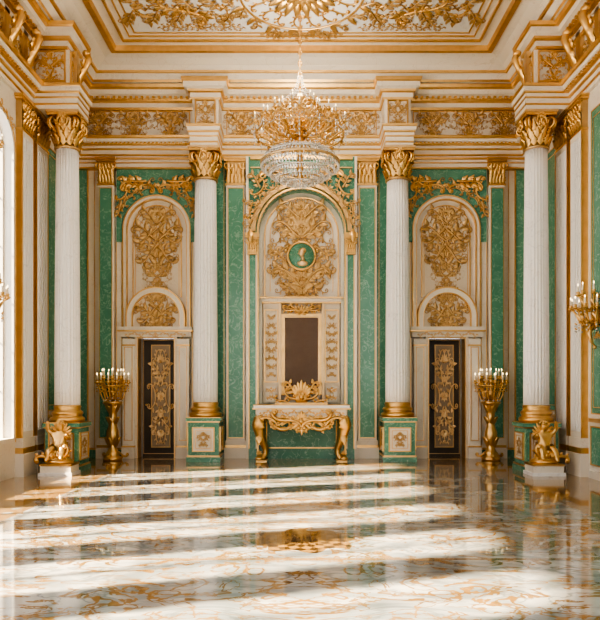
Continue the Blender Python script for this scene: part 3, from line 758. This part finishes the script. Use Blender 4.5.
# ---------------------------------------------------------------- CHANDELIER
ch=MB()
ch.tube([(0,0,H),(0,0,6.1)],.012,'gold',6)
nl=int((H-6.15)/.09)
for i in range(nl):
    z=6.12+i*.09
    ch.tube([(.03*math.cos(2*PI*k/8)*(1 if i%2 else 0),.03*math.cos(2*PI*k/8)*(0 if i%2 else 1),z+.05*math.sin(2*PI*k/8)) for k in range(9)],.008,'gold',4)
ch.lathe([(.0,H),(.16,H-.005),(.14,H-.06),(.05,H-.1),(.02,H-.14)][::-1],20,'gold')
ch.lathe([(.02,4.72),(.05,4.76),(.03,4.8),(.06,4.9),(.04,5.05),(.05,5.2),(.10,5.3),(.06,5.4),(.05,5.55),(.09,5.65),(.05,5.75),(.04,5.95),(.07,6.02),(.02,6.1)],16,'gold')
def ring(z,r,t,mat='gold'): ch.tube([(r*math.cos(2*PI*i/40),r*math.sin(2*PI*i/40),z) for i in range(41)],t,mat,6)
def drop(x,y,z,s):
    ch.add([(x,y,z+s*.6),(x+s*.4,y,z),(x,y+s*.4,z),(x-s*.4,y,z),(x,y-s*.4,z),(x,y,z-s)],[(0,1,2),(0,2,3),(0,3,4),(0,4,1),(5,2,1),(5,3,2),(5,4,3),(5,1,4)],'crystal')
XZ=Matrix(((1,0,0,0),(0,0,-1,0),(0,1,0,0),(0,0,0,1)))
for R_,z0,z1,k in ((.74,5.40,5.54,15),(.52,5.52,5.72,10),(.28,5.66,5.88,6)):
    for i in range(k):
        a=2*PI*(i+.3*R_)/k; pts=[]
        for j in range(13):
            t=j/12; rr=.05+(R_-.05)*t; z=z0-.08*math.sin(PI*min(1,t*1.2))+(z1-z0)*max(0,(t-.5)/.5)**1.3
            pts.append((rr*math.cos(a),rr*math.sin(a),z))
        ch.tube(pts,.015,'gold',5); candle(ch,R_*math.cos(a),R_*math.sin(a),z1-.01,1.15)
        scroll(ch,0,.06,.26,.4,'S',1,.06,'gold',4,RZ(a)@T(R_*.65,0,z0)@XZ)
        t_=MB(); tendril(t_,0,0,.8,.2,-1,.06,'gold',5,4); tendril(t_,0,0,PI-.8,.2,1,.06,'gold',5,4); fan(t_,0,-.03,.09,5,2,-PI/2)
        ch.merge(t_,RZ(a+PI/k)@T(R_*.95,0,z1-.08)@AX)
        for q in range(4): drop(R_*math.cos(a),R_*math.sin(a),z1-.08-q*.05,.028)
        for q in range(5):
            rr=R_*(.3+.14*q); drop(rr*math.cos(a),rr*math.sin(a),z0-.12-.02*(q%2),.03)
        a2=2*PI*(i+1+.3*R_)/k
        for q in range(1,9):
            t=q/9; aa=a+(a2-a)*t; ch.ball((R_*math.cos(aa),R_*math.sin(aa),z1-.02-.12*4*t*(1-t)),.011,'crystal',5,4)
    ring(z1-.12,R_*.95,.012)
for k in range(10):
    a=2*PI*k/10
    for q in range(14):
        t=q/13; rr=.04+.32*t**2; z=6.35-.46*t
        ch.ball((rr*math.cos(a),rr*math.sin(a),z),.010,'crystal',5,4)
for z,r,t in ((5.11,.50,.02),(5.08,.56,.014),(4.98,.62,.022),(4.92,.60,.012),(4.82,.50,.010),(4.73,.36,.010),(4.66,.2,.010)): ring(z,r,t,'crystal' if t!=.022 else 'pgold')
for k in range(64):
    a=2*PI*k/64; c_,s_=math.cos(a),math.sin(a)
    for q in range(4):
        t=q/3; rr=.50+.12*t; ch.ball((rr*c_,rr*s_,5.12-.13*t),(.02,.02,.026),'crystal',5,4)
    for rr,z,s in ((.62,4.92,.05),(.55,4.87,.05),(.47,4.80,.05)): drop(rr*c_,rr*s_,z,s)
    if k%2==0:
        for rr,z,s in ((.38,4.75,.05),(.30,4.71,.05)): drop(rr*c_,rr*s_,z,s)
    if k%4==0:
        drop(.2*c_,.2*s_,4.66,.05); drop(.1*c_,.1*s_,4.63,.05)
    if k%8==0: ch.tube([(.5*c_,.5*s_,5.12),(.25*c_,.25*s_,5.22),(.04*c_,.04*s_,5.24)],.008,'gold',5)
drop(0,0,4.61,.06)
ch.obj('crystal_chandelier',T(-.03,-2.6,0))
# ---------------------------------------------------------------- STATUES
def statue(x,y,flip):
    e=bpy.data.objects.new('gilded_cherub_statue',None); bpy.context.scene.collection.objects.link(e)
    e.location=(x,y,0); e.scale=(flip*1.05,1.05,1.05)
    b=MB(); b.box(-.25,.25,-.2,.2,0,.05,'white'); b.box(-.23,.23,-.18,.18,.05,.15,'cream'); b.box(-.24,.24,-.19,.19,.15,.18,'gold')
    b.obj('plinth',None,e)
    b=MB()
    b.lathe([(.20,.18),(.2,.22),(.14,.26),(.13,.32),(.15,.36),(.0,.38)],16,'gold')
    o=MB(); scroll(o,.1,.28,.3,.6,'C',1,.09,'gold',5); scroll(o,-.12,.27,.3,-.5,'S',1,.09,'gold',5); fan(o,0,.24,.16,7,2.8); b.merge(o,PB(0,-.14,0))
    for s in (-1,1):
        for k in range(6):
            M=T(.02*s,.07,.56)@Matrix.Rotation(s*(-.5-.24*k),4,'Y')@XZ
            leaf(b,M,.27-.02*k,.07,.05)
    b.obj('wings_and_scrolls',None,e)
    V=[(0,0,.40),(0,.01,.50),(0,.01,.60),(0,0,.665),(0,-.01,.73),(0,-.015,.79)]; Rr=[.085,.08,.078,.035,.068,.05]
    E=[(0,1),(1,2),(2,3),(3,4),(4,5)]
    def chain(p,pts,rs):
        for q,r in zip(pts,rs): V.append(q);Rr.append(r);E.append((p,len(V)-1)); p=len(V)-1
    chain(2,[(.10,0,.60),(.17,-.06,.55),(.17,-.16,.60),(.165,-.20,.625)],[.042,.036,.028,.02])
    chain(2,[(-.10,0,.61),(-.17,-.02,.68),(-.16,-.06,.78),(-.15,-.08,.82)],[.042,.036,.028,.02])
    chain(0,[(.07,-.05,.40),(.11,-.20,.42),(.10,-.22,.28),(.11,-.27,.25)],[.06,.05,.035,.025])
    chain(0,[(-.07,-.05,.40),(-.10,-.18,.38),(-.12,-.19,.25),(-.13,-.24,.22)],[.06,.05,.035,.025])
    me=bpy.data.meshes.new('cherub'); me.from_pydata(V,E,[]); ob=bpy.data.objects.new('cherub_body',me)
    bpy.context.scene.collection.objects.link(ob); ob.parent=e
    me.materials.append(MATS['gold'])
    md_=ob.modifiers.new('skin','SKIN'); md_.use_smooth_shade=True
    sv=me.skin_vertices[0].data if me.skin_vertices else None
    if sv:
        for i,r in enumerate(Rr): sv[i].radius=(r,r); sv[i].use_root=(i==0)
    ob.modifiers.new('sub','SUBSURF').levels=2; ob.modifiers['sub'].render_levels=2
    h=MB()
    for k in range(16):
        a=RND.uniform(0,6.28); p=RND.uniform(.1,1.3)
        h.ball((.065*math.cos(a)*math.cos(p),.01+.065*math.sin(a)*math.cos(p),.75+.07*math.sin(p)),.024)
    h.ball((0,-.085,.735),(.012,.016,.014)); h.ball((.025,-.07,.75),.009); h.ball((-.025,-.07,.75),.009); h.ball((0,-.075,.712),(.018,.01,.006)); 
    h.ball((.068,-.0,.735),(.01,.018,.02)); h.ball((-.068,-.0,.735),(.01,.018,.02))
    h.obj('head_details',None,e)
statue(-3.86,-2.64,1); statue(3.86,-2.64,-1)
# ---------------------------------------------------------------- LIGHT, WORLD, CAMERA
sc=bpy.context.scene
w=bpy.data.worlds.new('World'); sc.world=w; w.use_nodes=True
bg=w.node_tree.nodes['Background']; bg.inputs[0].default_value=(.98,.98,.98,1); bg.inputs[1].default_value=2.4
sl=bpy.data.lights.new('sun','SUN'); sl.energy=25; sl.angle=math.radians(1.6); sl.color=(1,.80,.52)
so=bpy.data.objects.new('sun',sl); sc.collection.objects.link(so); so.location=(-12,-6,8)
so.rotation_euler=Vector((1,.34,-.84)).to_track_quat('-Z','Y').to_euler()
pl=bpy.data.lights.new('ceiling_fill_light','POINT'); pl.energy=85; pl.color=(1,.88,.70); pl.shadow_soft_size=.5  # added fill lamp above the chandelier, brightens the ceiling
po=bpy.data.objects.new('ceiling_fill_light',pl); sc.collection.objects.link(po); po.location=(-.03,-2.6,6.45)
cam=bpy.data.cameras.new('camera'); co=bpy.data.objects.new('camera',cam); sc.collection.objects.link(co)
co.location=(-.03,-13,1.35); co.rotation_euler=(PI/2,0,0)
cam.sensor_fit='HORIZONTAL'; cam.sensor_width=36; cam.lens=650/600*36; cam.shift_y=80/600; cam.clip_end=200
sc.camera=co
sc.view_settings.view_transform='AgX'
try: sc.view_settings.look='AgX - High Contrast'
except Exception as ex: print(ex)
sc.view_settings.exposure=.42
print('done',sum(len(o.data.polygons) for o in sc.objects if o.type=='MESH'))
